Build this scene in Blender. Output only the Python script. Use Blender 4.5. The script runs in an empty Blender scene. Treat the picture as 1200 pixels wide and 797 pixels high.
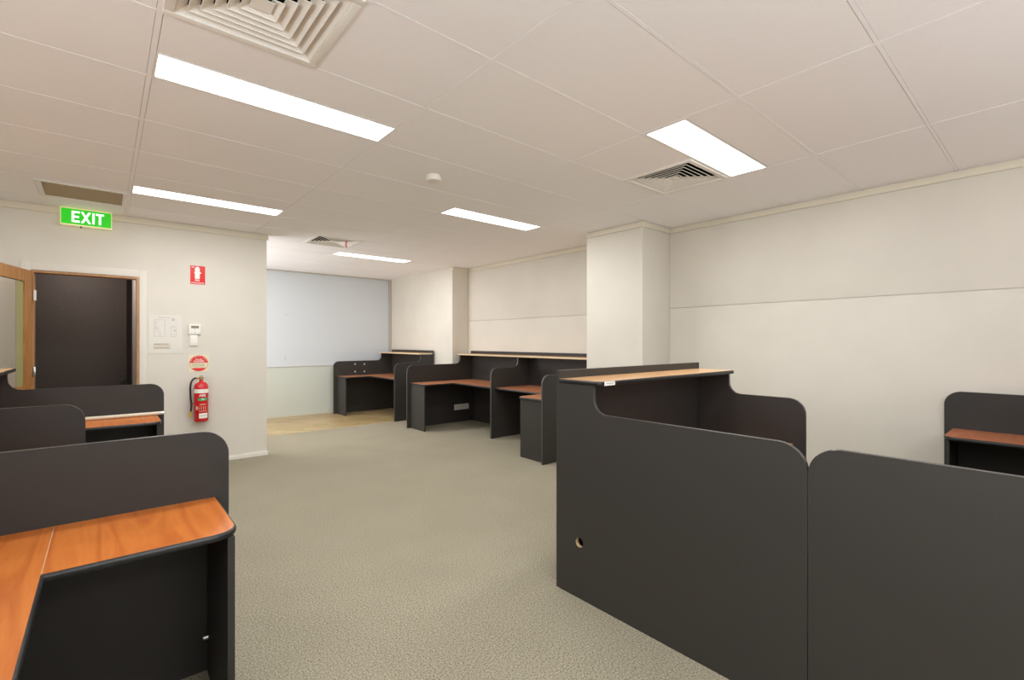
import bpy, bmesh, math, random
from mathutils import Vector
random.seed(4)
PI = math.pi
S = bpy.context.scene
COL = S.collection

# ------------------------------------------------------------------ helpers
def lin(r, g, b):
    f = lambda c: (c/255/12.92) if c/255 <= .04045 else ((c/255+.055)/1.055)**2.4
    return (f(r), f(g), f(b), 1)

class MB:
    """collects shapes and links them as ONE mesh object"""
    def __init__(self): self.bm = bmesh.new()
    def face(self, vs, mi=0):
        try:
            f = self.bm.faces.new(vs); f.material_index = mi; return f
        except ValueError: return None
    def box(self, x0, x1, y0, y1, z0, z1, mi=0, bevel=0):
        v = [self.bm.verts.new(p) for p in
             [(x0,y0,z0),(x1,y0,z0),(x1,y1,z0),(x0,y1,z0),(x0,y0,z1),(x1,y0,z1),(x1,y1,z1),(x0,y1,z1)]]
        fs = [self.face([v[i] for i in q], mi) for q in
              [(3,2,1,0),(4,5,6,7),(0,1,5,4),(1,2,6,5),(2,3,7,6),(3,0,4,7)]]
        if bevel:
            es = list({e for f in fs for e in f.edges})
            bmesh.ops.bevel(self.bm, geom=es, offset=bevel, segments=2, profile=.6, affect='EDGES')
        return self
    def prism(self, pts, a0, a1, fn, mi=0, mi_side=None, bevel=0, hole=None):
        """outline pts (p, q) extruded from a0 to a1; fn(p, q, a) -> xyz"""
        bm = self.bm
        ms = mi if mi_side is None else mi_side
        A = [bm.verts.new(fn(p, q, a0)) for p, q in pts]
        B = [bm.verts.new(fn(p, q, a1)) for p, q in pts]
        n = len(pts)
        sides = [self.face([A[i], A[(i+1) % n], B[(i+1) % n], B[i]], ms) for i in range(n)]
        if hole:
            HA = [bm.verts.new(fn(p, q, a0)) for p, q in hole]
            HB = [bm.verts.new(fn(p, q, a1)) for p, q in hole]
            m = len(hole)
            for i in range(m): self.face([HA[i], HA[(i+1) % m], HB[(i+1) % m], HB[i]], 2)
            for L, H in ((A, HA), (B, HB)):
                es = [bm.edges.get((L[i], L[(i+1) % n])) for i in range(n)]
                es += [bm.edges.get((H[i], H[(i+1) % m])) for i in range(m)]
                r = bmesh.ops.triangle_fill(bm, edges=es, use_beauty=True)
                for g in r['geom']:
                    if isinstance(g, bmesh.types.BMFace): g.material_index = mi
        else:
            self.face(A, mi); self.face(B[::-1], mi)
            if bevel:
                es = [bm.edges.get((L[i], L[(i+1) % n])) for L in (A, B) for i in range(n)]
                bmesh.ops.bevel(bm, geom=[e for e in es if e], offset=bevel, segments=1, affect='EDGES', material=ms)
        return self
    def tube(self, path, r, seg=10, mi=0, caps=True):
        bm = self.bm; rings = []
        P = [Vector(p) for p in path]
        up = None
        for i, p in enumerate(P):
            t = (P[min(i+1, len(P)-1)] - P[max(i-1, 0)]).normalized()
            if up is None: up = Vector((0,0,1)) if abs(t.z) < .9 else Vector((1,0,0))
            a = t.cross(up).normalized(); b = a.cross(t).normalized(); up = b
            rr = r[i] if isinstance(r, (list, tuple)) else r
            rings.append([bm.verts.new(p + (a*math.cos(2*PI*k/seg) + b*math.sin(2*PI*k/seg))*rr) for k in range(seg)])
        for i in range(len(rings)-1):
            for k in range(seg):
                self.face([rings[i][k], rings[i][(k+1) % seg], rings[i+1][(k+1) % seg], rings[i+1][k]], mi)
        if caps: self.face(rings[0][::-1], mi); self.face(rings[-1], mi)
        return self
    def lathe(self, prof, c, seg=32, mi=0, axis='z', a0=0, a1=2*PI):
        bm = self.bm; cx, cy, cz = c; full = abs(a1-a0-2*PI) < 1e-6
        n = seg if full else seg+1
        rings = []
        for r, h in prof:
            ring = []
            for k in range(n):
                a = a0 + (a1-a0)*k/seg
                if axis == 'z': q = (cx+r*math.cos(a), cy+r*math.sin(a), cz+h)
                elif axis == 'y': q = (cx+r*math.cos(a), cy+h, cz+r*math.sin(a))
                else: q = (cx+h, cy+r*math.cos(a), cz+r*math.sin(a))
                ring.append(bm.verts.new(q))
            rings.append(ring)
        m = seg if full else seg
        for i in range(len(rings)-1):
            for k in range(m):
                self.face([rings[i][k], rings[i][(k+1) % n], rings[i+1][(k+1) % n], rings[i+1][k]], mi)
        if full:
            self.face(rings[0][::-1], mi); self.face(rings[-1], mi)
        return self
    def build(self, name, mats, parent=None, off=None):
        bm = self.bm
        bmesh.ops.recalc_face_normals(bm, faces=bm.faces)
        for f in bm.faces: f.smooth = True
        for e in bm.edges:
            if len(e.link_faces) == 2:
                e.smooth = e.calc_face_angle(0) < math.radians(32)
            else: e.smooth = False
        o_w = Vector((0,0,0))
        p = parent
        while p: o_w = o_w + Vector(p.location); p = p.parent
        if off is not None: o_w = o_w + Vector(off)
        for v in bm.verts: v.co -= o_w
        me = bpy.data.meshes.new(name); bm.to_mesh(me); bm.free()
        for m in (mats if isinstance(mats, (list, tuple)) else [mats]): me.materials.append(m)
        o = bpy.data.objects.new(name, me); COL.objects.link(o)
        if parent: o.parent = parent
        if off is not None: o.location = off
        return o

def tag(o, label, cat, group=None):
    o['label'] = label; o['category'] = cat
    if group: o['group'] = group
    return o
def thing(name, label, cat, loc, group=None):
    o = bpy.data.objects.new(name, None); COL.objects.link(o); o.location = loc
    o.empty_display_size = .1
    return tag(o, label, cat, group)
def struct(o):
    o['kind'] = 'structure'; return o
def arc(cx, cy, r, a0, a1, n=9):
    return [(cx + r*math.cos(math.radians(a0+(a1-a0)*k/n)), cy + r*math.sin(math.radians(a0+(a1-a0)*k/n))) for k in range(n+1)]
def text(name, body, size, loc, mat, parent, rot=(PI/2,0,0), depth=.0004, bold=0, align='CENTER'):
    cu = bpy.data.curves.new(name, 'FONT'); cu.body = body; cu.size = size
    cu.align_x = align; cu.align_y = 'CENTER'; cu.extrude = depth; cu.offset = bold
    cu.materials.append(mat)
    o = bpy.data.objects.new(name, cu); COL.objects.link(o)
    pl = Vector((0,0,0)); p = parent
    while p: pl = pl + Vector(p.location); p = p.parent
    dg = bpy.context.evaluated_depsgraph_get()
    me = bpy.data.meshes.new_from_object(o.evaluated_get(dg)); bpy.data.objects.remove(o)
    o = bpy.data.objects.new(name, me); COL.objects.link(o)
    o.location = Vector(loc) - pl; o.rotation_euler = rot; o.parent = parent
    return o

# ------------------------------------------------------------------ materials
def mat(name, col, rough=.5, spec=.5, metal=0, coat=0, emit=None, estr=0, trans=0, ior=1.5):
    m = bpy.data.materials.new(name); m.use_nodes = True
    b = m.node_tree.nodes['Principled BSDF']
    b.inputs['Base Color'].default_value = col
    b.inputs['Roughness'].default_value = rough
    b.inputs['Specular IOR Level'].default_value = spec
    b.inputs['Metallic'].default_value = metal
    b.inputs['Coat Weight'].default_value = coat
    b.inputs['Transmission Weight'].default_value = trans
    b.inputs['IOR'].default_value = ior
    if emit:
        b.inputs['Emission Color'].default_value = emit; b.inputs['Emission Strength'].default_value = estr
    return m
def nt(m): return m.node_tree.nodes, m.node_tree.links, m.node_tree.nodes['Principled BSDF']
def noise_col(m, c0, c1, scale, lo=.35, hi=.65, detail=3, stretch=(1,1,1), bump=0, bdist=.001, rough_var=None):
    N, L, b = nt(m)
    tc = N.new('ShaderNodeTexCoord'); mp = N.new('ShaderNodeMapping'); mp.inputs['Scale'].default_value = stretch
    n = N.new('ShaderNodeTexNoise'); n.inputs['Scale'].default_value = scale; n.inputs['Detail'].default_value = detail
    r = N.new('ShaderNodeValToRGB'); r.color_ramp.elements[0].position = lo; r.color_ramp.elements[1].position = hi
    r.color_ramp.elements[0].color = c0; r.color_ramp.elements[1].color = c1
    L.new(tc.outputs['Object'], mp.inputs['Vector']); L.new(mp.outputs['Vector'], n.inputs['Vector'])
    L.new(n.outputs['Fac'], r.inputs['Fac']); L.new(r.outputs['Color'], b.inputs['Base Color'])
    if bump:
        bp = N.new('ShaderNodeBump'); bp.inputs['Strength'].default_value = bump; bp.inputs['Distance'].default_value = bdist
        L.new(n.outputs['Fac'], bp.inputs['Height']); L.new(bp.outputs['Normal'], b.inputs['Normal'])
    return m
def sc(c, k): return (c[0]*k, c[1]*k, c[2]*k, 1)

WALLC = (.69, .647, .568, 1)
M_wall = noise_col(mat('wall_paint', WALLC, .55, .3), sc(WALLC, .975), sc(WALLC, 1.02), 2.2, bump=.02)
CEILC = (.94, .92, .92, 1)
M_tile = noise_col(mat('ceiling_tile', CEILC, .9, .1), sc(CEILC, .985), sc(CEILC, 1.01), 160, bump=.12, bdist=.0006)
M_tee = mat('ceiling_tee', (.94, .92, .92, 1), .6, .2)
M_cornice = mat('cornice_paint', (.72, .665, .54, 1), .6, .3)
M_arch = mat('architrave_paint', (.71,.67,.595,1), .45, .4)
M_skirt = mat('skirting_paint', (.82, .78, .70, 1), .4, .4)
M_char = noise_col(mat('charcoal_melamine', (.04,.037,.033,1), .50, .33), (.0345,.0310,.0272,1), (.0425,.038,.0335,1), 240, bump=.05, bdist=.0004)
M_edge = mat('charcoal_edge_strip', (.05,.047,.043,1), .32, .8)
M_glintedge = mat('cream_glint_edge', (.66,.52,.33,1), .25, .5)  # lamp light caught by the bullnose, put into the edge colour
M_black = mat('black_edge_band', (.012,.012,.012,1), .35, .5)
M_chip = noise_col(mat('raw_chipboard', (.5,.36,.2,1), .8, .2), (.42,.29,.15,1), (.62,.47,.28,1), 300)

def wood(name, c_dark, c_light, axis, rough=.33, freq=1.0):
    m = mat(name, c_light, rough, .5)
    N, L, b = nt(m)
    tc = N.new('ShaderNodeTexCoord'); mp = N.new('ShaderNodeMapping')
    s = [9*freq, 9*freq, 9*freq]; s['xyz'.index(axis)] = .9*freq
    mp.inputs['Scale'].default_value = s
    n1 = N.new('ShaderNodeTexNoise'); n1.inputs['Scale'].default_value = 1.0; n1.inputs['Detail'].default_value = 3
    n1.inputs['Distortion'].default_value = .7
    mul = N.new('ShaderNodeMath'); mul.operation = 'MULTIPLY'; mul.inputs[1].default_value = 9
    fr = N.new('ShaderNodeMath'); fr.operation = 'PINGPONG'; fr.inputs[1].default_value = 1
    n2 = N.new('ShaderNodeTexNoise'); n2.inputs['Scale'].default_value = 14; n2.inputs['Detail'].default_value = 4
    mix = N.new('ShaderNodeMix'); mix.data_type = 'FLOAT'; mix.inputs['Factor'].default_value = .5
    r = N.new('ShaderNodeValToRGB'); r.color_ramp.elements[0].color = c_dark; r.color_ramp.elements[1].color = c_light
    r.color_ramp.elements[0].position = .15; r.color_ramp.elements[1].position = .8
    L.new(tc.outputs['Object'], mp.inputs['Vector']); L.new(mp.outputs['Vector'], n1.inputs['Vector'])
    L.new(mp.outputs['Vector'], n2.inputs['Vector'])
    L.new(n1.outputs['Fac'], mul.inputs[0]); L.new(mul.outputs[0], fr.inputs[0])
    L.new(fr.outputs[0], mix.inputs['A']); L.new(n2.outputs['Fac'], mix.inputs['B'])
    L.new(mix.outputs['Result'], r.inputs['Fac']); L.new(r.outputs['Color'], b.inputs['Base Color'])
    return m
M_woodY = wood('cherry_laminate_y', (.43,.105,.015,1), (.57,.175,.030,1), 'y')
M_woodX = wood('cherry_laminate_x', (.40,.135,.060,1), (.50,.185,.085,1), 'x')
M_woodR = wood('cherry_laminate_far', (.40,.15,.068,1), (.50,.21,.10,1), 'y')
M_shelfX = wood('cherry_shelf_x', (.66,.36,.15,1), (.76,.45,.22,1), 'x', .2)  # both shelf woods: the wall's reflection put into a lighter base colour
M_shelfY = wood('cherry_shelf_y', (.66,.36,.15,1), (.76,.45,.22,1), 'y', .2)
M_door = wood('timber_door', (.36,.155,.040,1), (.50,.235,.070,1), 'z', .35)
M_jamb = wood('timber_jamb', (.36,.17,.06,1), (.47,.24,.09,1), 'z', .4)
M_white = mat('white_plastic', (.82,.79,.72,1), .35, .5)
M_plate = mat('outlet_plastic', (.75,.73,.66,1), .35, .5)
M_hole_light = mat('hole_light_white', (.9,.9,.86,1), .3, .5)  # light through the panel holes, painted as white
M_metal = mat('steel', (.6,.6,.58,1), .3, .5, 1)
M_brass = mat('brass', (.55,.40,.16,1), .35, .5, 1)
M_alu = mat('anodised_frame', (.50,.48,.42,1), .4, .5, .4)
M_rubber = mat('black_rubber', (.015,.015,.013,1), .45, .5)
M_red = mat('red_enamel', (.60,.012,.016,1), .22, .5, coat=.4)
M_redsign = mat('red_sign', (.72,.02,.022,1), .4, .4)
M_paper = mat('white_print', (.86,.84,.77,1), .5, .3)
M_cream = mat('cream_card', (.78,.72,.52,1), .5, .3)
M_ink = mat('dark_ink', (.16,.14,.11,1), .6, .2)
M_faint = mat('faint_ink', (.42,.40,.35,1), .6, .2)
M_brownink = mat('brown_ink', (.36,.26,.13,1), .6, .2)
M_green = mat('green_label', (.03,.42,.16,1), .4, .4)
M_lcd = mat('lcd_olive', (.20,.18,.09,1), .25, .5)
M_pink = mat('pink_ribbon', (.85,.22,.34,1), .5, .3)
M_diff = mat('light_diffuser', (1,1,1,1), .4, .3, emit=(.97,.985,1.01,1), estr=4)
M_frame = mat('fixture_white', (.85,.83,.78,1), .4, .4)
M_exitg = mat('exit_green', (.01,.08,.01,1), .4, .4, emit=(.016,.52,.006,1), estr=1)
M_exitw = mat('exit_white', (.9,1,.9,1), .4, .4, emit=(.92,1,.90,1), estr=1.0)
M_exitf = mat('exit_frame', (.8,.78,.45,1), .4, .4, emit=(1,.95,.45,1), estr=.25)
M_vent = mat('vent_blade', (.86,.83,.77,1), .45, .4)
M_ventd = mat('vent_void', (.02,.026,.02,1), .9, .1)
M_mauve = mat('corridor_paint', (.62,.54,.50,1), .6, .3)
M_doorchar = noise_col(mat('charcoal_door', (.05,.046,.042,1), .6, .3), (.062,.046,.038,1), (.072,.054,.045,1), 60)
M_olive = mat('olive_view_paint', (.36,.35,.16,1), .4, .4)  # for the shaded view painted onto the door glass

def carpet():
    m = mat('grey_carpet', (.3,.27,.2,1), .95, .1)
    N, L, b = nt(m)
    tc = N.new('ShaderNodeTexCoord')
    n = N.new('ShaderNodeTexNoise'); n.inputs['Scale'].default_value = 130; n.inputs['Detail'].default_value = 3; n.inputs['Roughness'].default_value = .7
    n2 = N.new('ShaderNodeTexNoise'); n2.inputs['Scale'].default_value = 2.2; n2.inputs['Detail'].default_value = 3
    r = N.new('ShaderNodeValToRGB'); r.color_ramp.elements[0].position = .32; r.color_ramp.elements[1].position = .68
    r.color_ramp.elements[0].color = (.12,.107,.074,1); r.color_ramp.elements[1].color = (.465,.42,.312,1)
    r2 = N.new('ShaderNodeValToRGB'); r2.color_ramp.elements[0].color = (.95,.95,.94,1); r2.color_ramp.elements[1].color = (1.03,1.03,1.03,1)
    r2.color_ramp.elements[0].position = .3; r2.color_ramp.elements[1].position = .7
    mx = N.new('ShaderNodeMix'); mx.data_type = 'RGBA'; mx.blend_type = 'MULTIPLY'; mx.inputs['Factor'].default_value = 1
    bp = N.new('ShaderNodeBump'); bp.inputs['Strength'].default_value = .35; bp.inputs['Distance'].default_value = .003
    for q in (n, n2): L.new(tc.outputs['Object'], q.inputs['Vector'])
    L.new(n.outputs['Fac'], r.inputs['Fac']); L.new(n2.outputs['Fac'], r2.inputs['Fac'])
    L.new(r.outputs['Color'], mx.inputs['A']); L.new(r2.outputs['Color'], mx.inputs['B'])
    L.new(mx.outputs['Result'], b.inputs['Base Color'])
    L.new(n.outputs['Fac'], bp.inputs['Height']); L.new(bp.outputs['Normal'], b.inputs['Normal'])
    return m
M_carpet = carpet()
def parquet():
    m = mat('tan_parquet', (.55,.36,.17,1), .35, .5)
    N, L, b = nt(m)
    tc = N.new('ShaderNodeTexCoord'); mp = N.new('ShaderNodeMapping'); mp.inputs['Rotation'].default_value = (0,0,math.radians(38))
    br = N.new('ShaderNodeTexBrick'); br.inputs['Scale'].default_value = 1
    br.inputs['Brick Width'].default_value = .45; br.inputs['Row Height'].default_value = .09; br.inputs['Mortar Size'].default_value = .001
    br.inputs['Color1'].default_value = (.46,.345,.18,1); br.inputs['Color2'].default_value = (.34,.24,.105,1); br.inputs['Mortar'].default_value = (.24,.16,.08,1)
    n = N.new('ShaderNodeTexNoise'); n.inputs['Scale'].default_value = 9
    mx = N.new('ShaderNodeMix'); mx.data_type = 'RGBA'; mx.blend_type = 'OVERLAY'; mx.inputs['Factor'].default_value = .3
    L.new(tc.outputs['Object'], mp.inputs['Vector']); L.new(mp.outputs['Vector'], br.inputs['Vector']); L.new(mp.outputs['Vector'], n.inputs['Vector'])
    L.new(br.outputs['Color'], mx.inputs['A']); L.new(n.outputs['Color'], mx.inputs['B']); L.new(mx.outputs['Result'], b.inputs['Base Color'])
    return m
M_parq = parquet()
M_film = mat('blue_grey_film', (.60,.635,.66,1), .38, .5)
M_film_low = mat('pale_green_film', (.56,.59,.53,1), .35, .5)
M_glass = mat('door_glass', (1,1,.93,1), .02, .5, trans=1, ior=1.45)
def mesh_grille():
    m = mat('grille_mesh', (.2,.15,.09,1), .6, .3)
    N, L, b = nt(m)
    tc = N.new('ShaderNodeTexCoord'); ck = N.new('ShaderNodeTexChecker'); ck.inputs['Scale'].default_value = 90
    ck.inputs['Color1'].default_value = (.50,.38,.25,1); ck.inputs['Color2'].default_value = (.31,.23,.14,1)
    L.new(tc.outputs['Object'], ck.inputs['Vector']); L.new(ck.outputs['Color'], b.inputs['Base Color'])
    return m
M_grille = mesh_grille()

# ------------------------------------------------------------------ room shell
H = 2.676                       # ceiling
XR, YE, YW = 4.93, 6.317, 9.28  # right wall, exit wall, window wall
XL, YB = -2.4, -2.6
PX, PY0, PY1 = 4.388, 2.955, 3.733   # pillar near
QX, QY = 4.586, 6.93                 # pillar far
TIM = 7.545
struct(MB().box(XL-.1, XR+.1, YB-.1, TIM, -.08, 0).build('floor', M_carpet))
struct(MB().box(.3, XR+.1, TIM, YW+.1, -.08, 0).build('floor_timber', M_parq))
struct(MB().box(1.0, QX, TIM-.012, TIM+.012, 0, .004, bevel=.0015).build('trim_1', mat('edge_strip', (.55,.42,.24,1), .4, .5)))

# right wall: lower sheet, upper sheet 4 mm proud
w = MB().box(XR+.006, XR+.1, YB, YW, 0, H+.05)
for (y0, y1, z) in ((YB, PY0, 1.757), (PY1, QY, 1.738)):
    w.box(XR-.005, XR+.006, y0, y1, z+.004, H+.05, bevel=.001).box(XR-.005, XR+.006, y0, y1, 0, z-.004, bevel=.001)
struct(w.build('wall_right', M_wall))
struct(MB().box(PX, XR-.0055, PY0, PY1, 0, H+.05, bevel=.003).build('pillar', M_wall))
struct(MB().box(QX, XR-.0055, QY, YW, 0, H+.05, bevel=.003).build('pillar_far', M_wall))
# exit wall with the doorway
DX0, DX1, DZ = -.524, .274, 2.05
w = MB().box(XL, DX0, YE, YE+.10, 0, H+.05).box(DX1, 1.495, YE, YE+.10, 0, H+.05, ).box(DX0, DX1, YE, YE+.10, DZ, H+.05)
struct(w.build('wall_exit', M_wall))
struct(MB().box(XL-.1, XL, YB, -2.1, 0, H+.05).box(XL-.1, XL, .9, YE+.1, 0, H+.05).box(XL-.1, XL, -2.1, .9, 0, .85).box(XL-.1, XL, -2.1, .9, 2.2, H+.05).build('wall_left', M_wall))
# wall behind the camera with an unseen window opening added for the ceiling fill
w = MB().box(XL-.1, XR+.1, YB-.1, YB, 0, .85).box(XL-.1, XR+.1, YB-.1, YB, 2.45, H+.05)
w.box(XL-.1, 0, YB-.1, YB, .85, 2.45).box(3.0, XR+.1, YB-.1, YB, .85, 2.45)
struct(w.build('wall_back', M_wall))
f = struct(MB().box(0, 3.0, YB-.08, YB-.04, .85, .90).box(0, 3.0, YB-.08, YB-.04, 2.40, 2.45).box(0, .05, YB-.08, YB-.04, .9, 2.4)
           .box(2.95, 3.0, YB-.08, YB-.04, .9, 2.4).box(1.47, 1.53, YB-.08, YB-.04, .9, 2.4).build('window_added_rear', M_alu))
struct(MB().box(XL-.08, XL-.04, -2.1, .9, .85, .9).box(XL-.08, XL-.04, -2.1, .9, 2.15, 2.2).box(XL-.08, XL-.04, -.63, -.57, .9, 2.15).build('window_added_left', M_alu))  # unseen left window, added to go with the side ceiling fill
# side passage beyond the exit wall, lit by a window at its far left
struct(MB().box(.40, .5, YE+.1, YW, 0, .8).box(.40, .5, YE+.1, YW, 2.4, H+.05).box(.40,.5,YE+.1,6.6,.8,2.4).box(.40,.5,9.1,YW,.8,2.4).build('wall_passage', M_wall))
struct(MB().box(.40, XR+.1, YW, YW+.1, 0, H+.05).build('wall_window', M_wall))

# window wall: film-covered panes in a slim frame
wy = YW
w1 = bpy.data.objects.new('window_1', None); COL.objects.link(w1); w1.location = (3, wy, 0); struct(w1)
MB().box(.6, 4.530, wy-.012, wy-.001, .918, H-.02).build('pane', M_film, w1)
MB().box(.6, 4.530, wy-.012, wy-.001, .03, .908).build('lower_pane', M_film_low, w1)
fr = MB().box(4.531, 4.585, wy-.045, wy-.001, 0, H-.001, bevel=.002).box(.6, 4.535, wy-.035, wy-.001, H-.022, H-.001).box(.6, 4.535, wy-.016, wy-.001, .906, .920)
fr.build('window_frame', M_alu, w1)
MB().box(.6, 3.25, wy-.018, wy-.0005, 0, .030).box(3.25, 4.4, wy-.03, wy-.0005, 0, .075).build('sill', mat('sill_paint', (.58,.56,.47,1), .5), w1)
mk = MB().box(2.50, 2.56, wy-.0135, wy-.0118, 1.86, 1.885).box(2.49, 2.515, wy-.0135, wy-.0118, 1.03, 1.14)
mk.build('tape_mark', mat('tape_grey', (.56,.57,.58,1), .5, .3), w1)

# cornices (trim) - slim cream strips under the ceiling with a shadow gap
CZ0, CZ1 = 2.608, 2.664
def trim(n, boxes, m, bevel=.002):
    b = MB()
    for q in boxes: b.box(*q, bevel=bevel)
    return struct(b.build('trim_%d' % n, m))
trim(2, [(XL, 1.510, YE-.016, YE-.0005, CZ0, CZ1)], M_cornice)
trim(3, [(XR-.022, XR-.0055, YB, PY0-.001, CZ0+.005, CZ1), (PX-.0005, XR-.023, PY0-.016, PY0-.0005, CZ0+.005, CZ1),
         (PX-.016, PX-.0005, PY0-.016, PY1, CZ0+.005, CZ1), (XR-.022, XR-.0055, PY1, QY-.017, CZ0+.005, CZ1), (QX, XR-.023, QY-.016, QY-.0005, CZ0+.005, CZ1)], M_cornice)
struct(MB().box(DX1+.07, 1.507, YE-.014, YE-.0005, 0, .052, bevel=.003).box(XL, DX0-.07, YE-.014, YE-.0005, 0, .052, bevel=.003).build('baseboard_exit', M_skirt))
struct(MB().box(XR-.018, XR-.0055, YB, PY0-.001, 0, .052, bevel=.003).build('baseboard_right', M_skirt))

# doorway: white architrave (trim), timber jamb, vestibule, dark door
trim(4, [(DX1+.002, DX1+.066, YE-.014, YE-.0005, 0, DZ+.075), (DX0-.066, DX0-.002, YE-.014, YE-.0005, 0, DZ+.075), (DX0-.002, DX1+.002, YE-.014, YE-.0005, DZ+.004, DZ+.075)], M_arch)
trim(5, [(DX1-.021, DX1-.0005, YE-.018, YE+.10, 0, DZ), (DX0+.0005, DX0+.021, YE-.018, YE+.10, 0, DZ), (DX0+.021, DX1-.021, YE-.018, YE+.10, DZ-.022, DZ-.0005)], M_jamb)
struct(MB().box(DX1-.014, DX1+.09, YE+.102, 7.6, 0, 2.5).build('wall_vestibule', M_mauve))
struct(MB().box(-.85, DX1-.015, YE+.102, 7.7, 2.5, 2.6).box(-.95, -.85, YE+.102, 7.7, 0, 2.6).box(-.85, DX1+.09, 7.6, 7.7, 0, 2.5).build('wall_vestibule_back', M_doorchar))
struct(MB().box(-.85, DX1-.015, TIM, 7.6, -.08, 0).build('floor_vestibule', M_carpet))
d2 = bpy.data.objects.new('door_2', None); COL.objects.link(d2); d2.location = (-.3, 7.52, 0); struct(d2)
MB().box(-.845, .205, 7.50, 7.54, .006, 2.46, bevel=.002).build('door_panel', M_doorchar, d2)
MB().lathe([(.025,0),(.025,-.01),(.010,-.012),(.010,-.045)], (.168,7.499,.905), 16, axis='y').box(.135, .183, 7.447, 7.462, .880, .925, bevel=.004).build('door_handle', M_rubber, d2)

# open glazed timber door, hinged on the left jamb, swung into the room
d1 = bpy.data.objects.new('door_1', None); COL.objects.link(d1); d1.location = (-.512, 6.262, 0); struct(d1)
ux, uy = -.264, -.9645; nx, ny = .9645, -.264       # along the leaf, and out of its face
def leaf(name, rects, t0, t1, m, par=d1):
    b = MB()
    for (a0, a1, z0, z1) in rects:
        b.prism([(a0,z0),(a1,z0),(a1,z1),(a0,z1)], t0, t1, lambda p, q, a: (-.512+ux*p+nx*a, 6.262+uy*p+ny*a, q), bevel=.002)
    return b.build(name, m, par)
LW = .80
leaf('stile', [(0,.13,.008,2.035)], -.038, 0, M_door)
leaf('stile', [(LW-.13,LW,.008,2.035)], -.038, 0, M_door)
leaf('rail', [(.1305,LW-.1305,1.925,2.035)], -.038, 0, M_door)
leaf('rail', [(.1305,LW-.1305,.86,.975)], -.038, 0, M_door)
leaf('rail', [(.1305,LW-.1305,.008,.2)], -.038, 0, M_door)
leaf('glass_pane', [(.131,LW-.131,.976,1.924)], -.022, -.016, M_glass)
leaf('glass_pane', [(.131,LW-.131,.201,.859)], -.022, -.016, M_glass)
leaf('painted_view_strip', [(.131,.255,.976,1.924)], -.0158, -.0145, M_olive)  # added strip: shaded view through the glass painted as opaque olive
MB().box(-.505, -.486, 6.268, 6.30, 1.76, 1.86, bevel=.004).build('hinge', M_white, d1)
for hz in (.3, 1.05): MB().box(-.505, -.49, 6.268, 6.298, hz, hz+.09, bevel=.003).build('hinge', M_metal, d1)

# ------------------------------------------------------------------ ceiling: tiles with holes for fittings, tee grid
GX = [1.362 + 1.197*k for k in range(-4, 4)]
GY = [1.726 + .5975*k for k in range(-9, 14)]
LIGHTS = [  # x0, x1, y0, y1
    (.165, 1.362, 2.650, 2.921), (.165, 1.362, 5.040, 5.311), (2.559, 3.756, 3.845, 4.116),
    (2.559, 3.756, 6.832, 7.1035), (2.559, 3.756, 1.4345, 1.726),
    (-2.229, -1.032, 3.845, 4.116), (.165, 1.362, .26, .531), (.165, 1.362, -2.13, -1.859), (.165, 1.362, 7.43, 7.701)]  # this row is unseen, added to brighten the room
VENTS = [(.165, .7625, 1.726, 2.3235), (3.1585, 3.756, 1.726, 2.3235), (1.9625, 2.559, 5.9085, 6.506)]
GRILLE = (-.433, .165, 5.335, 5.9085)
HOLES = LIGHTS + VENTS + [GRILLE]
def cut(r, h):
    (x0,x1,y0,y1), (a0,a1,b0,b1) = r, h
    if a0 >= x1-1e-4 or a1 <= x0+1e-4 or b0 >= y1-1e-4 or b1 <= y0+1e-4: return [r]
    out = []
    if a0 > x0+1e-3: out.append((x0,a0,y0,y1))
    if a1 < x1-1e-3: out.append((a1,x1,y0,y1))
    m0, m1 = max(x0,a0), min(x1,a1)
    if b0 > y0+1e-3: out.append((m0,m1,y0,b0))
    if b1 < y1-1e-3: out.append((m0,m1,b1,y1))
    return out
ce = MB()
for i in range(len(GX)-1 + 2):
    gx0 = XL-.1 if i == 0 else GX[i-1]
    gx1 = XR+.1 if i == len(GX) else GX[i]
    gx0 = max(gx0, XL-.1); gx1 = min(gx1, XR+.1)
    if gx1-gx0 < .01: continue
    for j in range(len(GY)-1):
        gy0, gy1 = max(GY[j], YB-.1), min(GY[j+1], YW+.1)
        if gy1-gy0 < .01: continue
        rs = [(gx0,gx1,gy0,gy1)]
        for h in HOLES: rs = [q for r in rs for q in cut(r, h)]
        for (x0,x1,y0,y1) in rs:
            on = lambda v, G: min(abs(v-q) for q in G) < .001
            a0, a1 = [.0125 if on(v, GX) else .002 for v in (x0, x1)]
            b0, b1 = [.0100 if on(v, GY) else .002 for v in (y0, y1)]
            ce.box(x0+a0, x1-a1, y0+b0, y1-b1, H+.0016, H+.018)
struct(ce.build('ceiling', M_tile))
struct(MB().box(XL-.1, XR+.1, YB-.1, YW+.1, H+.16, H+.2).build('roof_slab', mat('slab', (.05,.05,.05,1), .9)))
def seg_cut(lo, hi, blocks):
    segs = [(lo, hi)]
    for b0, b1 in blocks:
        segs = [s for a, c in segs for s in ((a, min(c, b0)), (max(a, b1), c)) if s[1]-s[0] > .005]
    return segs
tee = MB(); TW = .0108
for x in GX:
    if x < XL or x > XR: continue
    for a, c in seg_cut(YB, YW, []): tee.box(x-TW, x+TW, a, c, H, H+.012)
for y in GY:
    if y < YB or y > YW: continue
    bl = [(h[0], h[1]) for h in HOLES if h[2] < y-.012 and h[3] > y+.012]
    xs = [XL] + [x for x in GX if XL < x < XR] + [XR]
    for a, c in zip(xs[:-1], xs[1:]): 
        for p, q in seg_cut(a+TW, c-TW, bl): tee.box(p, q, y-TW*.75, y+TW*.75, H+.0004, H+.012)
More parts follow.
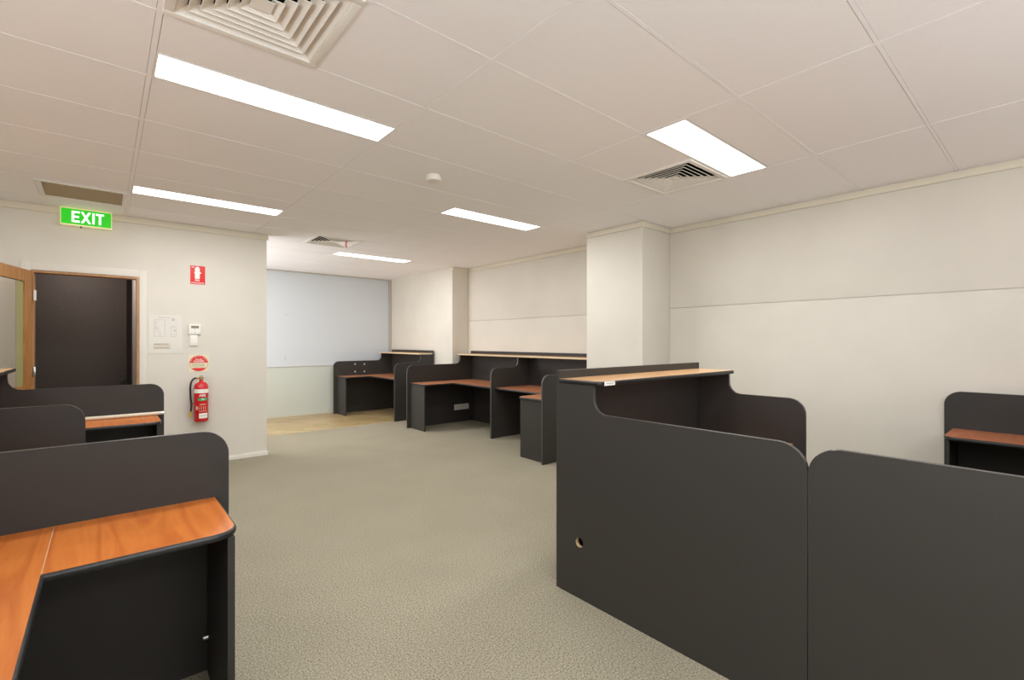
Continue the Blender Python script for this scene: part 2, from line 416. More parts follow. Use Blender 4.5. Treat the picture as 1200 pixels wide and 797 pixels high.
for (x, y0, y1) in ((.7625, 1.726, 2.3235), (3.1585, 1.726, 2.3235), (1.9625, 5.9085, 6.506)):
    tee.box(x-TW*.8, x+TW*.8, y0+.01, y1-.01, H+.0004, H+.012)
struct(tee.build('trim_6', M_tee))

# ------------------------------------------------------------------ ceiling fittings
LLAB = ['long white fluorescent ceiling light nearest the camera on the left, beside the big vent',
        'white fluorescent ceiling light by the exit wall, right of the brown return grille',
        'white fluorescent ceiling light in mid room, just beyond the smoke detector',
        'farthest white fluorescent ceiling light, in front of the blue-grey window wall',
        'white fluorescent ceiling light on the right side, next to the square vent before the pillar',
        'white fluorescent ceiling light out of view on the far left side',
        'white fluorescent ceiling light overhead out of view behind the camera left',
        'white fluorescent ceiling light out of view by the rear wall',
        'white fluorescent ceiling light hidden behind the exit wall']
def light_fix(i, r):
    x0, x1, y0, y1 = r
    x0 += .012; x1 -= .012; y0 += .006 ; y1 -= .012
    t = thing('ceiling_light', LLAB[i], 'ceiling light', ((x0+x1)/2, (y0+y1)/2, H), 'recessed fluorescent ceiling lights')
    e = .009
    b = MB().box(x0, x1, y0, y0+e, H-.001, H+.05).box(x0, x1, y1-e, y1, H-.001, H+.05).box(x0, x0+e, y0+e, y1-e, H-.001, H+.05).box(x1-e, x1, y0+e, y1-e, H-.001, H+.05)
    b.box(x0, x1, y0, y1, H+.051, H+.10)
    b.build('fixture_frame', M_frame, t)
    MB().box(x0+e+.001, x1-e-.001, y0+e+.001, y1-e-.001, H-.0005, H+.006).build('diffuser', M_diff, t)
    l = bpy.data.lights.new('lamp', 'AREA'); l.shape = 'RECTANGLE'; l.size = x1-x0-.03; l.size_y = y1-y0-.03; l.energy = 21; l.color = (.97,.985,1.0)
    o = bpy.data.objects.new('lamp', l); COL.objects.link(o); o.parent = t; o.location = (0,0,-.004)
for i, r in enumerate(LIGHTS): light_fix(i, r)

VLAB = ['large square cream louvred ceiling vent at top left, cut by the photo edge',
        'square louvred ceiling vent beside the right-hand ceiling light, before the pillar',
        'small far square louvred ceiling vent with a pink ribbon, near the window wall']
def vent(i, r):
    x0, x1, y0, y1 = r; g = .008
    x0 += g; x1 -= g; y0 += g; y1 -= g
    cx, cy = (x0+x1)/2, (y0+y1)/2; hs = (x1-x0)/2; hy = (y1-y0)/2
    t = thing('ceiling_vent', VLAB[i], 'vent', (cx, cy, H), 'square louvred ceiling vents')
    e = .034
    b = MB().box(x0, x1, y0, y0+e, H-.006, H+.012, bevel=.002).box(x0, x1, y1-e, y1, H-.006, H+.012, bevel=.002).box(x0, x0+e, y0+e, y1-e, H-.006, H+.012, bevel=.002).box(x1-e, x1, y0+e, y1-e, H-.006, H+.012, bevel=.002)
    b.build('vent_frame', M_vent, t)
    MB().box(x0+.002, x1-.002, y0+.002, y1-.002, H+.125, H+.15).box(x0+.002,x0+.006,y0+.002,y1-.002,H+.013,H+.124).box(x1-.006,x1-.002,y0+.002,y1-.002,H+.013,H+.124).box(x0+.007,x1-.007,y0+.002,y0+.006,H+.013,H+.124).box(x0+.007,x1-.007,y1-.006,y1-.002,H+.013,H+.124).build('duct_box', M_ventd, t)
    n = 6; step = (hs-e-.03)/n
    for k in range(n):
        ro = hs - e - .001 - k*step          # lower, outer half size
        ri = ro - step*.95; zt = H + .022; zb = H - .001; th = .0022
        bm = MB(); rings = []
        for (r_, z_) in ((ro, zb), (ro, zb+.003), (ri, zt), (ri-th, zt), (ro-th*1.3, zb+.002), (ro-th*1.3, zb)):
            rings.append([bm.bm.verts.new((cx+sx*r_, cy+sy*r_*hy/hs, z_)) for sx, sy in ((-1,-1),(1,-1),(1,1),(-1,1))])
        for a in range(6):
            A, B = rings[a], rings[(a+1) % 6]
            for q in range(4): bm.face([A[q], A[(q+1) % 4], B[(q+1) % 4], B[q]])
        bm.build('louvre', M_vent, t)
    MB().prism([(-.038,-.038),(.038,-.038),(.038,.038),(-.038,.038)], H+.004, H+.008, lambda p, q, a: (cx+p, cy+q, a), bevel=.001).build('centre_plate', M_vent, t)
    return t
for i, r in enumerate(VENTS): vent(i, r)
# the pink ribbon on the far vent
b = MB()
path = [(2.37,6.055,H-.006),(2.372,6.052,H-.025),(2.366,6.056,H-.045),(2.374,6.05,H-.065),(2.369,6.054,H-.082)]
for (p, q) in zip(path[:-1], path[1:]):
    b.prism([(0,0),(.022,0),(.022,.0015),(0,.0015)], 0, 1, lambda u, v, a, p=p, q=q: (p[0]+(q[0]-p[0])*a+u-.011, p[1]+(q[1]-p[1])*a+v, p[2]+(q[2]-p[2])*a))
b.lathe([(.004,-.012),(.016,-.006),(.018,0),(.016,.006),(.004,.012)], (2.37,6.05,H-.014), 12)
tag(b.build('ribbon', M_pink), 'small pink ribbon hanging from the far ceiling vent', 'ribbon')
# return air grille
x0, x1, y0, y1 = GRILLE; x0 += .002; x1 -= .012; y0 += .01; y1 -= .012
t = thing('return_air_grille', 'flat brown mesh return air grille in white frame above the exit sign', 'vent', ((x0+x1)/2, (y0+y1)/2, H))
e = .036
MB().box(x0,x1,y0,y0+e,H-.006,H+.01,bevel=.002).box(x0,x1,y1-.02,y1,H-.006,H+.01,bevel=.002).box(x0,x0+e,y0+e,y1-.02,H-.006,H+.01,bevel=.002).box(x1-e*.8,x1,y0+e,y1-.02,H-.006,H+.01,bevel=.002).build('grille_frame', M_frame, t)
MB().box(x0+e+.001,x1-e*.8-.001,y0+e+.001,y1-.021,H+.001,H+.006).build('grille_screen', M_grille, t)
# smoke detector
t = thing('smoke_detector', 'round white smoke detector on the ceiling in mid room', 'smoke detector', (1.957, 3.22, H+.004))
MB().lathe([(.050,.0035),(.052,0),(.050,-.012)], (1.957,3.22,H), 32).build('base', M_white, t)
MB().lathe([(.056,-.0125),(.060,-.018),(.060,-.032),(.054,-.042),(.030,-.048),(.004,-.049)], (1.957,3.22,H), 36).build('sensor_cap', mat('detector_white', (.82,.79,.70,1), .4, .4), t)

# exit sign
t = thing('exit_sign', 'lit green EXIT sign box on the wall above the doorway', 'exit sign', (-.13, YE-.07, 2.50))
ex0, ex1, ez0, ez1, ey = -.323, .056, 2.504, 2.668, YE-.068
MB().box(ex0, ex1, ey+.004, YE-.017, ez0, ez1, bevel=.004).build('sign_case', M_exitf, t)
MB().box(ex0, ex1, ey-.002, ey+.0035, ez0, ez0+.011).box(ex0, ex1, ey-.002, ey+.0035, ez1-.006, ez1).box(ex0, ex0+.006, ey-.002, ey+.0035, ez0+.011, ez1-.006).box(ex1-.006, ex1, ey-.002, ey+.0035, ez0+.011, ez1-.006).build('sign_frame', M_exitf, t)
MB().box(ex0+.0065, ex1-.0065, ey-.0005, ey+.0035, ez0+.0115, ez1-.0065).build('sign_face', M_exitg, t)
def letter(b, strokes, x, z, w, h):
    fn = lambda p, q, a: (p, a, q)
    for s in strokes: b.prism([(x+p*w, z+q*h) for p, q in s], ey-.0022, ey-.0006, fn)
R4 = lambda a, b_, c, d: [(a,b_),(c,b_),(c,d),(a,d)]
lz, lh = 2.535, .108
for (x, wd, st) in ((-.242,.058,[R4(0,0,.30,1),R4(.30,0,1,.17),R4(.30,.42,.90,.58),R4(.30,.83,1,1)]),
                    (-.176,.074,[[(0,0),(.25,0),(1,1),(.75,1)],[(.75,0),(1,0),(.625,.5),(.5,.333)],[(0,1),(.25,1),(.5,.667),(.375,.5)]]),
                    (-.092,.017,[R4(0,0,1,1)]), (-.065,.060,[R4(.36,0,.64,.83),R4(0,.83,1,1)])):
    b = MB(); letter(b, st, x, lz, wd, lh); b.build('letter', M_exitw, t)
MB().lathe([(.006,0),(.006,-.014),(.003,-.018)], (-.175, ey+.02, ez0-.0005), 10).build('indicator', M_rubber, t)

# fire extinguisher location sign
t = thing('fire_extinguisher_sign', 'red rectangular fire extinguisher sign with white pictogram high on the exit wall', 'sign', (.79, YE, 2.02))
yy = YE-.004
MB().box(.721,.860,yy,YE-.0006,2.018,2.224,bevel=.001).build('sign_plate', M_redsign, t)
fn = lambda p, q, a: (p, a, q)
b = MB().prism([(.763,2.085),(.768,2.078),(.806,2.078),(.809,2.085),(.809,2.195),(.801,2.206),(.797,2.214),(.777,2.214),(.774,2.206),(.763,2.195)], yy-.0008, yy-.0002, fn)
b.prism([(.755,2.145),(.763,2.152),(.763,2.138)], yy-.0008, yy-.0002, fn).prism([(.826,2.145),(.809,2.156),(.809,2.134)], yy-.0008, yy-.0002, fn)
b.build('pictogram', M_paper, t)
text('lettering', 'FIRE', .024, (.786,yy-.0006,2.060), M_paper, t, bold=.0006)
text('lettering', 'EXTINGUISHER', .0175, (.790,yy-.0006,2.032), M_paper, t, bold=.0005)
MB().box(.733,.757,yy-.0008,yy-.0002,2.203,2.211).build('small_print', M_paper, t)

# evacuation plan
t = thing('evacuation_plan', 'laminated white evacuation plan sheet with thin drawings taped beside the door', 'notice', (.5, YE, 1.25))
MB().box(.353,.643,YE-.003,YE-.0006,1.25,1.662).build('sheet', mat('laminate', (.69,.65,.575,1), .25, .5), t)
py_ = YE-.0036
def outline(b, x0, x1, z0, z1, w=.003):
    for q in ((x0,x1,z0,z0+w),(x0,x1,z1-w,z1),(x0,x0+w,z0+w,z1-w),(x1-w,x1,z0+w,z1-w)): b.box(q[0],q[1],py_,YE-.0031,q[2],q[3])
b = MB(); outline(b,.399,.494,1.432,1.612); 
for q in ((.412,.415,1.5,1.6),(.415,.44,1.585,1.588),(.402,.445,1.523,1.526),(.432,.435,1.47,1.523),(.45,.453,1.44,1.49)): b.box(q[0],q[1],py_,YE-.0031,q[2],q[3])
b.build('floor_plan_drawing', M_faint, t)
b = MB(); outline(b,.545,.592,1.43,1.545); b.box(.552,.585,py_,YE-.0031,1.528,1.531).box(.560,.580,py_,YE-.0031,1.452,1.455)
b.build('key_plan_drawing', M_faint, t)
MB().box(.574,.582,py_,YE-.0031,1.490,1.503).build('marker', M_ink, t)
text('lettering', 'EVACUATION PLAN', .0115, (.487,py_,1.637), M_ink, t, depth=.0003)
b = MB()
for z in (1.352,1.344,1.335): b.box(.396,.396+random.uniform(.12,.20),py_,YE-.0031,z,z+.004)
b.build('printed_text', M_brownink, t); b = MB()
for z in (1.317,1.309,1.301): b.box(.396,.396+random.uniform(.13,.20),py_,YE-.0031,z,z+.004)
b.build('printed_text', M_brownink, t); b = MB()
for z in (1.622,1.613,1.604): b.box(.553,.580,py_,YE-.0031,z,z+.004)
b.build('printed_text', M_brownink, t)

# thermostat and switch
t = thing('thermostat', 'white wall controller with small olive display on the exit wall', 'thermostat', (.76, YE, 1.457))
MB().box(.703,.817,YE-.024,YE-.0006,1.458,1.568,bevel=.004).build('case', M_white, t)
MB().box(.725,.798,YE-.0255,YE-.0235,1.525,1.553).build('display', M_lcd, t)
MB().box(.755,.768,YE-.0255,YE-.0235,1.509,1.515).build('button', M_faint, t)
MB().box(.752,.770,YE-.0255,YE-.0235,1.478,1.482).build('button', M_faint, t)
t = thing('switch_plate', 'narrow white switch plate directly under the wall controller', 'switch', (.75, YE, 1.33))
MB().box(.715,.788,YE-.014,YE-.0006,1.330,1.454,bevel=.003).build('plate', M_white, t)
MB().box(.722,.781,YE-.017,YE-.0145,1.352,1.430,bevel=.001).build('rocker', M_white, t)

# round identification sign
t = thing('extinguisher_identification_sign', 'cream square sign with a red round powder extinguisher emblem above the extinguisher', 'sign', (.80, YE, 1.04))
MB().box(.705,.896,YE-.003,YE-.0006,1.040,1.230).build('card', M_cream, t)
cx, cz, R = .801, 1.134, .088
def chord(z0, z1, r=R, n=14):
    a0, a1 = math.asin(max(-1,min(1,z0/r))), math.asin(max(-1,min(1,z1/r)))
    right = [(cx+r*math.cos(a0+(a1-a0)*k/n), cz+r*math.sin(a0+(a1-a0)*k/n)) for k in range(n+1)]
    left = [(2*cx-p, q) for p, q in right[::-1]]
    pts = right+left; out = []
    for p in pts:
        if not out or (Vector(p)-Vector(out[-1])).length > 1e-5: out.append(p)
    if (Vector(out[0])-Vector(out[-1])).length < 1e-5: out.pop()
    return out
MB().prism(chord(.006,R), YE-.0038, YE-.0031, fn).prism(chord(-R,-.052), YE-.0038, YE-.0031, fn).build('red_emblem', M_redsign, t)
b = MB()
for k in range(40):
    a0, a1 = 2*PI*k/40, 2*PI*(k+1)/40
    b.prism([(cx+R*math.cos(a0),cz+R*math.sin(a0)),(cx+R*math.cos(a1),cz+R*math.sin(a1)),(cx+(R-.003)*math.cos(a1),cz+(R-.003)*math.sin(a1)),(cx+(R-.003)*math.cos(a0),cz+(R-.003)*math.sin(a0))], YE-.0042, YE-.0039, fn)
b.build('ring', M_redsign, t)
text('lettering', 'A.B.(E)', .024, (cx,YE-.0042,cz+.043), M_paper, t, depth=.0003, bold=.0004)
text('lettering', 'POWDER', .024, (cx,YE-.0042,cz+.021), M_paper, t, depth=.0003, bold=.0006)
s = 'DRY CHEMICAL POWDER'
for k, ch in enumerate(s):
    a = math.radians(158 - 136*k/(len(s)-1))
    if ch == ' ': continue
    text('lettering', ch, .014, (cx+.077*math.cos(a),YE-.0042,cz+.077*math.sin(a)), M_paper, t, rot=(PI/2,-(a-PI/2),0) , depth=.0003)
b = MB()
for z, hw in ((-.008,.062),(-.019,.070),(-.030,.066),(-.041,.045)):
    x = cx-hw
    while x < cx+hw-.01:
        l = random.uniform(.008,.02); b.box(x, min(x+l, cx+hw), YE-.0036, YE-.0031, cz+z-.0022, cz+z+.0022); x += l+.004
b.build('printed_text', M_brownink, t)

# fire extinguisher hung on the wall
ey_ = YE-.083; ex_ = .812
t = thing('fire_extinguisher', 'red fire extinguisher with black hose hung on the exit wall', 'fire extinguisher', (ex_, ey_, .49))
rb = .069
MB().lathe([(.02,.492),(.055,.492),(.064,.497),(rb,.508),(rb,.862),(.067,.885),(.058,.908),(.040,.925),(.022,.934),(.018,.945),(.018,.958)], (ex_,ey_,0), 40).build('cylinder', M_red, t)
MB().lathe([(rb+.0006,.810),(rb+.002,.811),(rb+.002,.853),(rb+.0006,.854)], (ex_,ey_,0), 40).build('white_band', M_paper, t)
def curved(name, a0, a1, z0, z1, m, par=t, ex=.0012):
    b = MB(); n = 10; rr = rb+ex
    lo = []; 
    for k in range(n+1):
        a = math.radians(a0+(a1-a0)*k/n)
        lo.append((ex_+rr*math.cos(a), ey_+rr*math.sin(a), ex_+(rb+.0003)*math.cos(a), ey_+(rb+.0003)*math.sin(a)))
    for p, q in zip(lo[:-1], lo[1:]):
        V = [b.bm.verts.new(x) for x in ((p[0],p[1],z0),(q[0],q[1],z0),(q[0],q[1],z1),(p[0],p[1],z1),(p[2],p[3],z0),(q[2],q[3],z0),(q[2],q[3],z1),(p[2],p[3],z1))]
        for f_ in ((0,1,2,3),(4,5,6,7),(0,1,5,4),(3,2,6,7)): b.face([V[i] for i in f_])
    bmesh.ops.remove_doubles(b.bm, verts=b.bm.verts, dist=1e-5)
    return b.build(name, m, par)
curved('green_label', 238, 314, .728, .757, M_green)
curved('white_label', 246, 318, .535, .590, M_paper)
lw = curved('class_strip', 222, 234, .630, .668, M_cream)
for k in range(4):
    curved('marking', 244+17*k, 247+17*k, .628, .668, M_cream); 
curved('printed_line', 250, 300, .684, .689, M_cream); curved('printed_line', 246, 308, .612, .616, M_cream)
curved('printed_line', 252, 306, .560, .566, M_faint, ex=.0018)
def wtext(body, size, z, deg, m):
    a = math.radians(deg); rr = rb+.0022
    o = text('lettering', body, size, (ex_+rr*math.cos(a), ey_+rr*math.sin(a), z), m, t, rot=(PI/2,0,a+PI/2), depth=.0004, bold=.0008)
wtext('ABE', .036, .785, 272, M_paper); wtext('DRY', .016, .7425, 276, M_paper)
MB().lathe([(.013,.9585),(.020,.960),(.020,.985),(.013,.992),(.011,1.005)], (ex_,ey_,0), 18).tube([(ex_-.018,ey_,.973),(ex_-.045,ey_,.975)], .009, 10).tube([(ex_,ey_-.02,.97),(ex_,ey_-.032,.97)], .008, 10).build('valve', M_brass, t)
b = MB().prism([(-.012,.995),(.030,1.000),(.085,1.018),(.086,1.024),(.028,1.012),(-.012,1.010)], -.008, .008, lambda p, q, a: (ex_+p, ey_+a, q))
b.prism([(.010,.972),(.090,.962),(.091,.968),(.010,.984)], -.007, .007, lambda p, q, a: (ex_+p, ey_+a, q))
b.build('lever_handle', M_metal, t)
hp = [(ex_-.046,ey_,.975),(ex_-.072,ey_,.966),(ex_-.092,ey_,.93),(ex_-.100,ey_,.87),(ex_-.097,ey_,.76),(ex_-.090,ey_,.68),(ex_-.096,ey_,.61)]
sm = []
for i in range(len(hp)-1):
    for k in range(4):
        u = k/4; P0, P1, P2, P3 = (Vector(hp[max(i-1,0)]), Vector(hp[i]), Vector(hp[i+1]), Vector(hp[min(i+2,len(hp)-1)]))
        sm.append(.5*((2*P1)+(P2-P0)*u+(2*P0-5*P1+4*P2-P3)*u*u+(3*P1-P0-3*P2+P3)*u**3))
sm.append(Vector(hp[-1]))
MB().tube(sm, .0095, 12).build('hose', M_rubber, t)
MB().tube([(ex_-.096,ey_,.609),(ex_-.099,ey_,.585),(ex_-.104,ey_,.545)], [.011,.012,.007], 12).build('nozzle', mat('yellow_nozzle', (.62,.44,.05,1), .4, .5), t)
MB().box(ex_-.103,ex_-rb+.002,ey_-.006,ey_+.006,.690,.702,bevel=.002).build('hose_clip', M_red, t)
MB().box(ex_-.03,ex_+.03,ey_+rb-.004,YE-.0006,.86,.93,bevel=.003).build('wall_bracket', M_metal, t)

# ------------------------------------------------------------------ workstations
T = .022; ZL, ZS, ZR, ZD = 1.0, 1.170, 1.216, .72
CHM = [M_char, M_edge, M_chip]
def side_outline(D):
    st0, st1 = .262, .342
    pts = [(T+.0005, 0), (D, 0)] + arc(D-.10, ZL-.10, .10, 0, 90)
    r = st1-st0
    pts += [(p, q) for p, q in arc(st1, ZL+r, r, 270, 180)]
    pts += [(st0, ZS-.026), (T+.0005, ZS-.026)]
    return pts
def round_poly(pts, rad):
    """round chosen corners; rad: {index: radius}"""
    out = []; n = len(pts)
    for i, p in enumerate(pts):
        if i not in rad: out.append(p); continue
        p = Vector(p); a = (Vector(pts[i-1])-p).normalized(); b = (Vector(pts[(i+1) % n])-p).normalized()
        r = rad[i]; s, e = p+a*r, p+b*r
        for k in range(9):
            u = k/8; q = (1-u)**2*s + 2*u*(1-u)*p + u*u*e; out.append((q.x, q.y))
    return out
def band(b, path, fn, z0, z1, bulge=.008):
    """bullnose strip along an open path (p, q); outward is to the left of travel"""
    prof = [(0,z1-.0006),(bulge*.55,z1-.0028),(bulge*.95,z1-.008),(bulge,(z0+z1)/2),(bulge*.95,z0+.006),(bulge*.5,z0+.001),(0,z0)]
    P = [Vector(p) for p in path]; rows = []
    for i, p in enumerate(P):
        t1 = (p-P[i-1]).normalized() if i else None
        t2 = (P[i+1]-p).normalized() if i < len(P)-1 else None
        n1 = Vector((-t1.y,t1.x)) if t1 else None; n2 = Vector((-t2.y,t2.x)) if t2 else None
        if n1 and n2:
            m = (n1+n2); m = m/max(.3, m.dot(n1))
        else: m = n1 or n2
        rows.append([b.bm.verts.new(fn(p.x+m.x*o, p.y+m.y*o, z)) for o, z in prof])
    for A, B in zip(rows[:-1], rows[1:]):
        for k in range(len(prof)-1): b.face([A[k], A[k+1], B[k+1], B[k]])
        b.face([A[-1], A[0], B[0], B[-1]])
    b.face(rows[0]); b.face(rows[-1][::-1])
    return b

def station(label, org, sdir, ddir, W, D, DS=.762, DM=.695, RD=.462, longp=True, shortp=True, ret=True, leg=True, hole=False,
            wood_m=None, shelf_m=None, shelf_edge=None, zd=.72, seam=False, s_spine=None, shelf_s=None, de=.052, lo=.058, front_edge=True, s_desk0=None, legd=.43):
    ox, oy = org
    fn = lambda s, d, z: (ox+sdir[0]*s+ddir[0]*d, oy+sdir[1]*s+ddir[1]*d, z)
    c = fn(W/2, D/2, 0)
    t = thing('workstation', label, 'workstation', c, 'charcoal office workstations with cherry desktops')
    bx = lambda b, s0, s1, d0, d1, z0, z1, bev=.0015, mi=0: b.prism([(s0,d0),(s1,d0),(s1,d1),(s0,d1)], z0, z1, fn, mi=mi, bevel=bev)
    s0 = 0; sA, sB = s_spine or (0, W)
    bx(MB(), sA, sB, 0, T, 0, ZR).build('spine_panel', CHM, t)
    E_ = .0006
    sd0 = T if longp else 0
    if s_desk0 is not None: sd0 = s_desk0
    sd1 = W-T if shortp else W
    if longp:
        b = MB(); hl = None
        if hole: hl = [(.170+.026*math.cos(2*PI*k/24), .300+.026*math.sin(2*PI*k/24)) for k in range(24)]
        b.prism(side_outline(D), 0, T, lambda p, q, a: fn(a, p, q), mi=0, mi_side=1, bevel=.0015, hole=hl)
        b.build('side_panel', CHM, t)
    if shortp:
        b = MB().prism(side_outline(DS), W-T, W, lambda p, q, a: fn(a, p, q), mi=0, mi_side=1, bevel=.0015)
        b.build('side_panel', CHM, t)
    # raised shelf on the spine
    h0, h1 = shelf_s or (0, W); sd = .303
    zt, zb = ZS, ZS-.025
    outl = [(h0, T+E_), (h1, T+E_), (h1, sd), (h0, sd)]
    outl = round_poly(outl, {2: .03, 3: .03})
    sh = MB().prism(outl, zb+.0005, zt, fn).build('shelf', shelf_m or M_shelfX, t)
    b = band(MB(), (outl[1:]+[outl[0]])[::-1], fn, zb, zt, .006); b.build('edge_band', shelf_edge or M_black, sh)
    # desktops
    zt, zb = zd, zd-.025
    wm = wood_m or M_woodX
    sR = sd0 + RD
    m_out = [(sd0+E_, T+E_), (sd1-E_, T+E_), (sd1-E_, DM), (sd0+E_, DM)]
    dk = MB().prism(m_out, zb+.0005, zt, fn).build('desktop', wm, t)
    if ret:
        a = sR+.0 if ret else sd0
        band(MB(), [(sR+.004, DM), (sd1-E_, DM)], fn, zb, zt).build('edge_band', M_black, dk)
        r_out = [(sd0+E_, DM+.0023), (sR, DM+.0023), (sR, D-de), (sd0+E_, D-de)]
        if seam: bx(MB(), sd0+.001, sR-.001, DM+.0002, DM+.0022, zt-.004, zt+.0003, 0).build('seam_strip', M_chip, t)
        r_out = round_poly(r_out, {2: .085})
        rt = MB().prism(r_out, zb+.0005, zt, fn).build('return_desktop', wm, t)
        pth = r_out[1:]
        band(MB(), pth[::-1], fn, zb, zt).build('edge_band', M_black, rt)
    else:
        band(MB(), [(sd0+E_, DM), (sd1-E_, DM)], fn, zb, zt).build('edge_band', M_black, dk)
    if leg and ret:
        lg = bx(MB(), sd0+E_, sd0+legd, D-lo-T, D-lo, 0, zb-.0005).build('leg_panel', CHM, t)
        q = MB()
        p0 = fn(sd0+.035, D-lo-T-.001, .157); p1 = fn(sd0+.035, D-lo-T-.018, .157)
        q.tube([p0, p1], [.011,.009], 12); q.build('leg_bolt', M_metal, lg)
    return t, fn

# right foreground: screen with raised shelf, seen from outside
tP, fP = station('tall charcoal workstation with raised shelf and round cable hole, right foreground beside the pillar', (1.929, 1.862), (1,0), (0,-1), 1.558, 1.256,
    DS=.762, hole=True, shelf_s=(.004, 1.535), zd=.70, wood_m=M_woodX, shelf_m=M_shelfX, s_spine=(0,1.558))
b = MB(); q = fP(0,0,0)
b.prism([(.036,1.1465),(.124,1.1465),(.124,1.1685),(.036,1.1685)], .3095, .3105, lambda p, z, a: fP(p, a, z)); b.build('sticker', M_paper, tP)
b = MB().prism([(.050,1.156),(.110,1.156),(.110,1.160),(.050,1.160)], .3106, .3110, lambda p, z, a: fP(p, a, z)); b.build('sticker_print', M_faint, tP)

# the two stations behind it, backs out of frame
YQ = .604-1.256
tQ, fQ = station('large plain charcoal workstation screen with rounded top corner at the right edge foreground', (1.929, YQ), (1,0), (0,1), 1.50, 1.256, shelf_s=(0,1.493))
tQ2, fQ2 = station('workstation against the right wall at the photo edge, red cherry ledge below rounded panel', (4.905, YQ), (-1,0), (0,1), 1.475, 1.252, shortp=False, shelf_s=(0,1.468))

# bay along the right wall
XS = 4.922
tA, fA = station('wall bay workstation with white power outlets under its desk, beside the far pillar', (XS, 6.822), (0,-1), (-1,0), 1.535, 1.277, DS=.770, wood_m=M_woodR, shelf_edge=M_glintedge, shelf_m=M_shelfY, shelf_s=(.0, 1.528), DM=.70)
tB, fB = station('wall bay workstation nearer half, its stepped desk return and end panel facing the room', (XS, 3.785), (0,1), (-1,0), 1.501, 1.222, shortp=False, wood_m=M_woodR, shelf_edge=M_glintedge, shelf_m=M_shelfY, shelf_s=(0,1.494), DM=.70, de=.05, lo=.07)
# by the window wall
tC, fC = station('farthest workstation on the timber floor before the window wall, four bright holes in its panel', (4.550, 9.105), (0,-1), (-1,0), 1.605, 1.235, DS=.770, wood_m=M_woodR, shelf_edge=M_glintedge, shelf_m=M_shelfY)
for (x, z) in ((3.735,.935),(3.925,.93),(3.735,.79),(3.925,.785)):
    MB().lathe([(.013,-.0002),(.013,-.003),(.008,-.004)], (x, 9.105-T, z), 12, axis='y').build('hole_light_disc', M_hole_light, tC)  # added white discs stand in for light through the holes
# left row
XLs = -.83
tL, fL = station('near left workstation with bright cherry corner desktop in the foreground', (XLs, 2.362), (0,-1), (1,0), 1.61, 1.235, DS=.735, DM=.693, wood_m=M_woodY, shelf_m=M_shelfY, de=.052, lo=.058, legd=.445, seam=True, shelf_s=(.007,1.61))
tL2, fL2 = station('middle left workstation, low rounded charcoal panel behind the near left one', (XLs, 2.3622), (0,1), (1,0), 1.54, 1.235, DS=.741, longp=False, shortp=True, wood_m=M_woodY, shelf_m=M_shelfY, leg=True, shelf_s=(.007,1.533))
tL3, fL3 = station('far left workstation near the doorway with a pale tube lying on its desk', (XLs, 5.322), (0,-1), (1,0), 1.4195, 1.237, shortp=False, shelf_s=(0,1.4125), wood_m=M_woodY, shelf_m=M_shelfY)

# fluorescent tube lying on the far left desk
ty, tz = 5.272, ZD+.0165
t = thing('fluorescent_tube', 'pale fluorescent tube lying on the far left desk against its panel', 'tube', (-.2, ty, ZD))
MB().tube([(-.78,ty,tz),(.385,ty,tz)], .016, 16).build('glass_tube', mat('tube_glass', (.62,.55,.42,1), .3, .5), t)
for x0, x1, xp in ((.3855,.405,.416),(-.7805,-.80,-.811)):
    cp = MB().tube([(x0,ty,tz),(x1,ty,tz)], .0164, 16).build('end_cap', M_metal, t)
    for dz in (-.006, .006): MB().tube([(x1,ty,tz+dz),(xp,ty,tz+dz)], .0015, 6).build('pin', M_brass, cp)

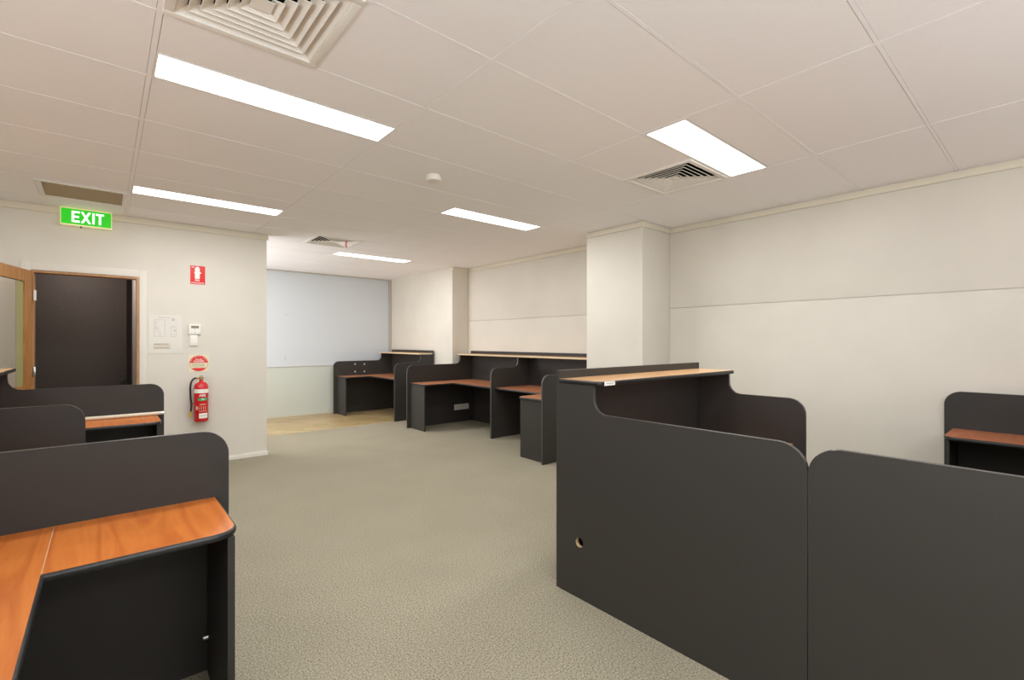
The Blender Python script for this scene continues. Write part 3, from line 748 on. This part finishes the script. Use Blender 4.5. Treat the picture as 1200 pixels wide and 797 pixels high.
# power outlet under the far bay desk
oy_ = 6.822-T
t = thing('power_outlet', 'pair of white power outlet plates under the far bay desk', 'power outlet', (4.66, oy_, .2))
for x0, x1 in ((4.535,4.675),(4.677,4.835)):
    p = MB().box(x0,x1,oy_-.012,oy_-.0006,.205,.300,bevel=.003).build('outlet_plate', M_plate, t)
    for k in (0,1):
        xx = x0+.03+.055*k
        MB().box(xx,xx+.028,oy_-.0135,oy_-.0122,.235,.270).build('socket', mat('socket_grey', (.66,.64,.57,1), .5), p)

# ------------------------------------------------------------------ lights
def area(name, loc, rot, sx, sy, power, col):
    l = bpy.data.lights.new(name, 'AREA'); l.shape = 'RECTANGLE'; l.size = sx; l.size_y = sy; l.energy = power; l.color = col
    o = bpy.data.objects.new(name, l); COL.objects.link(o); o.location = loc; o.rotation_euler = rot
    return o
area('rear_ceiling_fill', (1.5, YB-.02, 1.65), (PI/2+math.radians(70), 0, 0), 2.9, 1.5, 115, (.88, .94, 1))   # added unseen fill, tilted up to brighten the ceiling
area('side_ceiling_fill', (XL+.03, -.6, 1.5), (0, -PI/2-math.radians(76), 0), 1.3, 3.0, 150, (.88, .94, 1))  # added unseen fill from the left, aimed up at the ceiling
area('passage_daylight', (.52, 7.85, 1.6), (0, -PI/2, 0), 1.5, 2.4, 46, (.97, .97, 1))             # faces +X
area('vestibule_fill', (-.25, 6.95, 2.49), (0, 0, 0), .4, .3, 9, (1, .95, .9))  # unseen light added to brighten the dark vestibule
W = bpy.data.worlds.new('World'); S.world = W; W.use_nodes = True
W.node_tree.nodes['Background'].inputs['Color'].default_value = (.9,.93,1,1)
W.node_tree.nodes['Background'].inputs['Strength'].default_value = 1.0

# ------------------------------------------------------------------ camera
cam = bpy.data.cameras.new('Camera'); co = bpy.data.objects.new('Camera', cam); COL.objects.link(co)
cam.sensor_fit = 'HORIZONTAL'; cam.sensor_width = 36; cam.lens = 555.8/1200*36; cam.shift_y = 2/1200
cam.clip_start = .02
co.location = (0, 0, 1.376); co.rotation_euler = (PI/2, 0, -math.radians(40.66))
S.camera = co
v = S.view_settings; v.view_transform = 'Standard'; v.look = 'None'; v.gamma = 1; v.use_curve_mapping = False; v.exposure = .08
S.cycles.use_denoising = True
S.cycles.max_bounces = 10; S.cycles.diffuse_bounces = 8; S.cycles.glossy_bounces = 4; S.cycles.transmission_bounces = 6
S.cycles.sample_clamp_indirect = 4
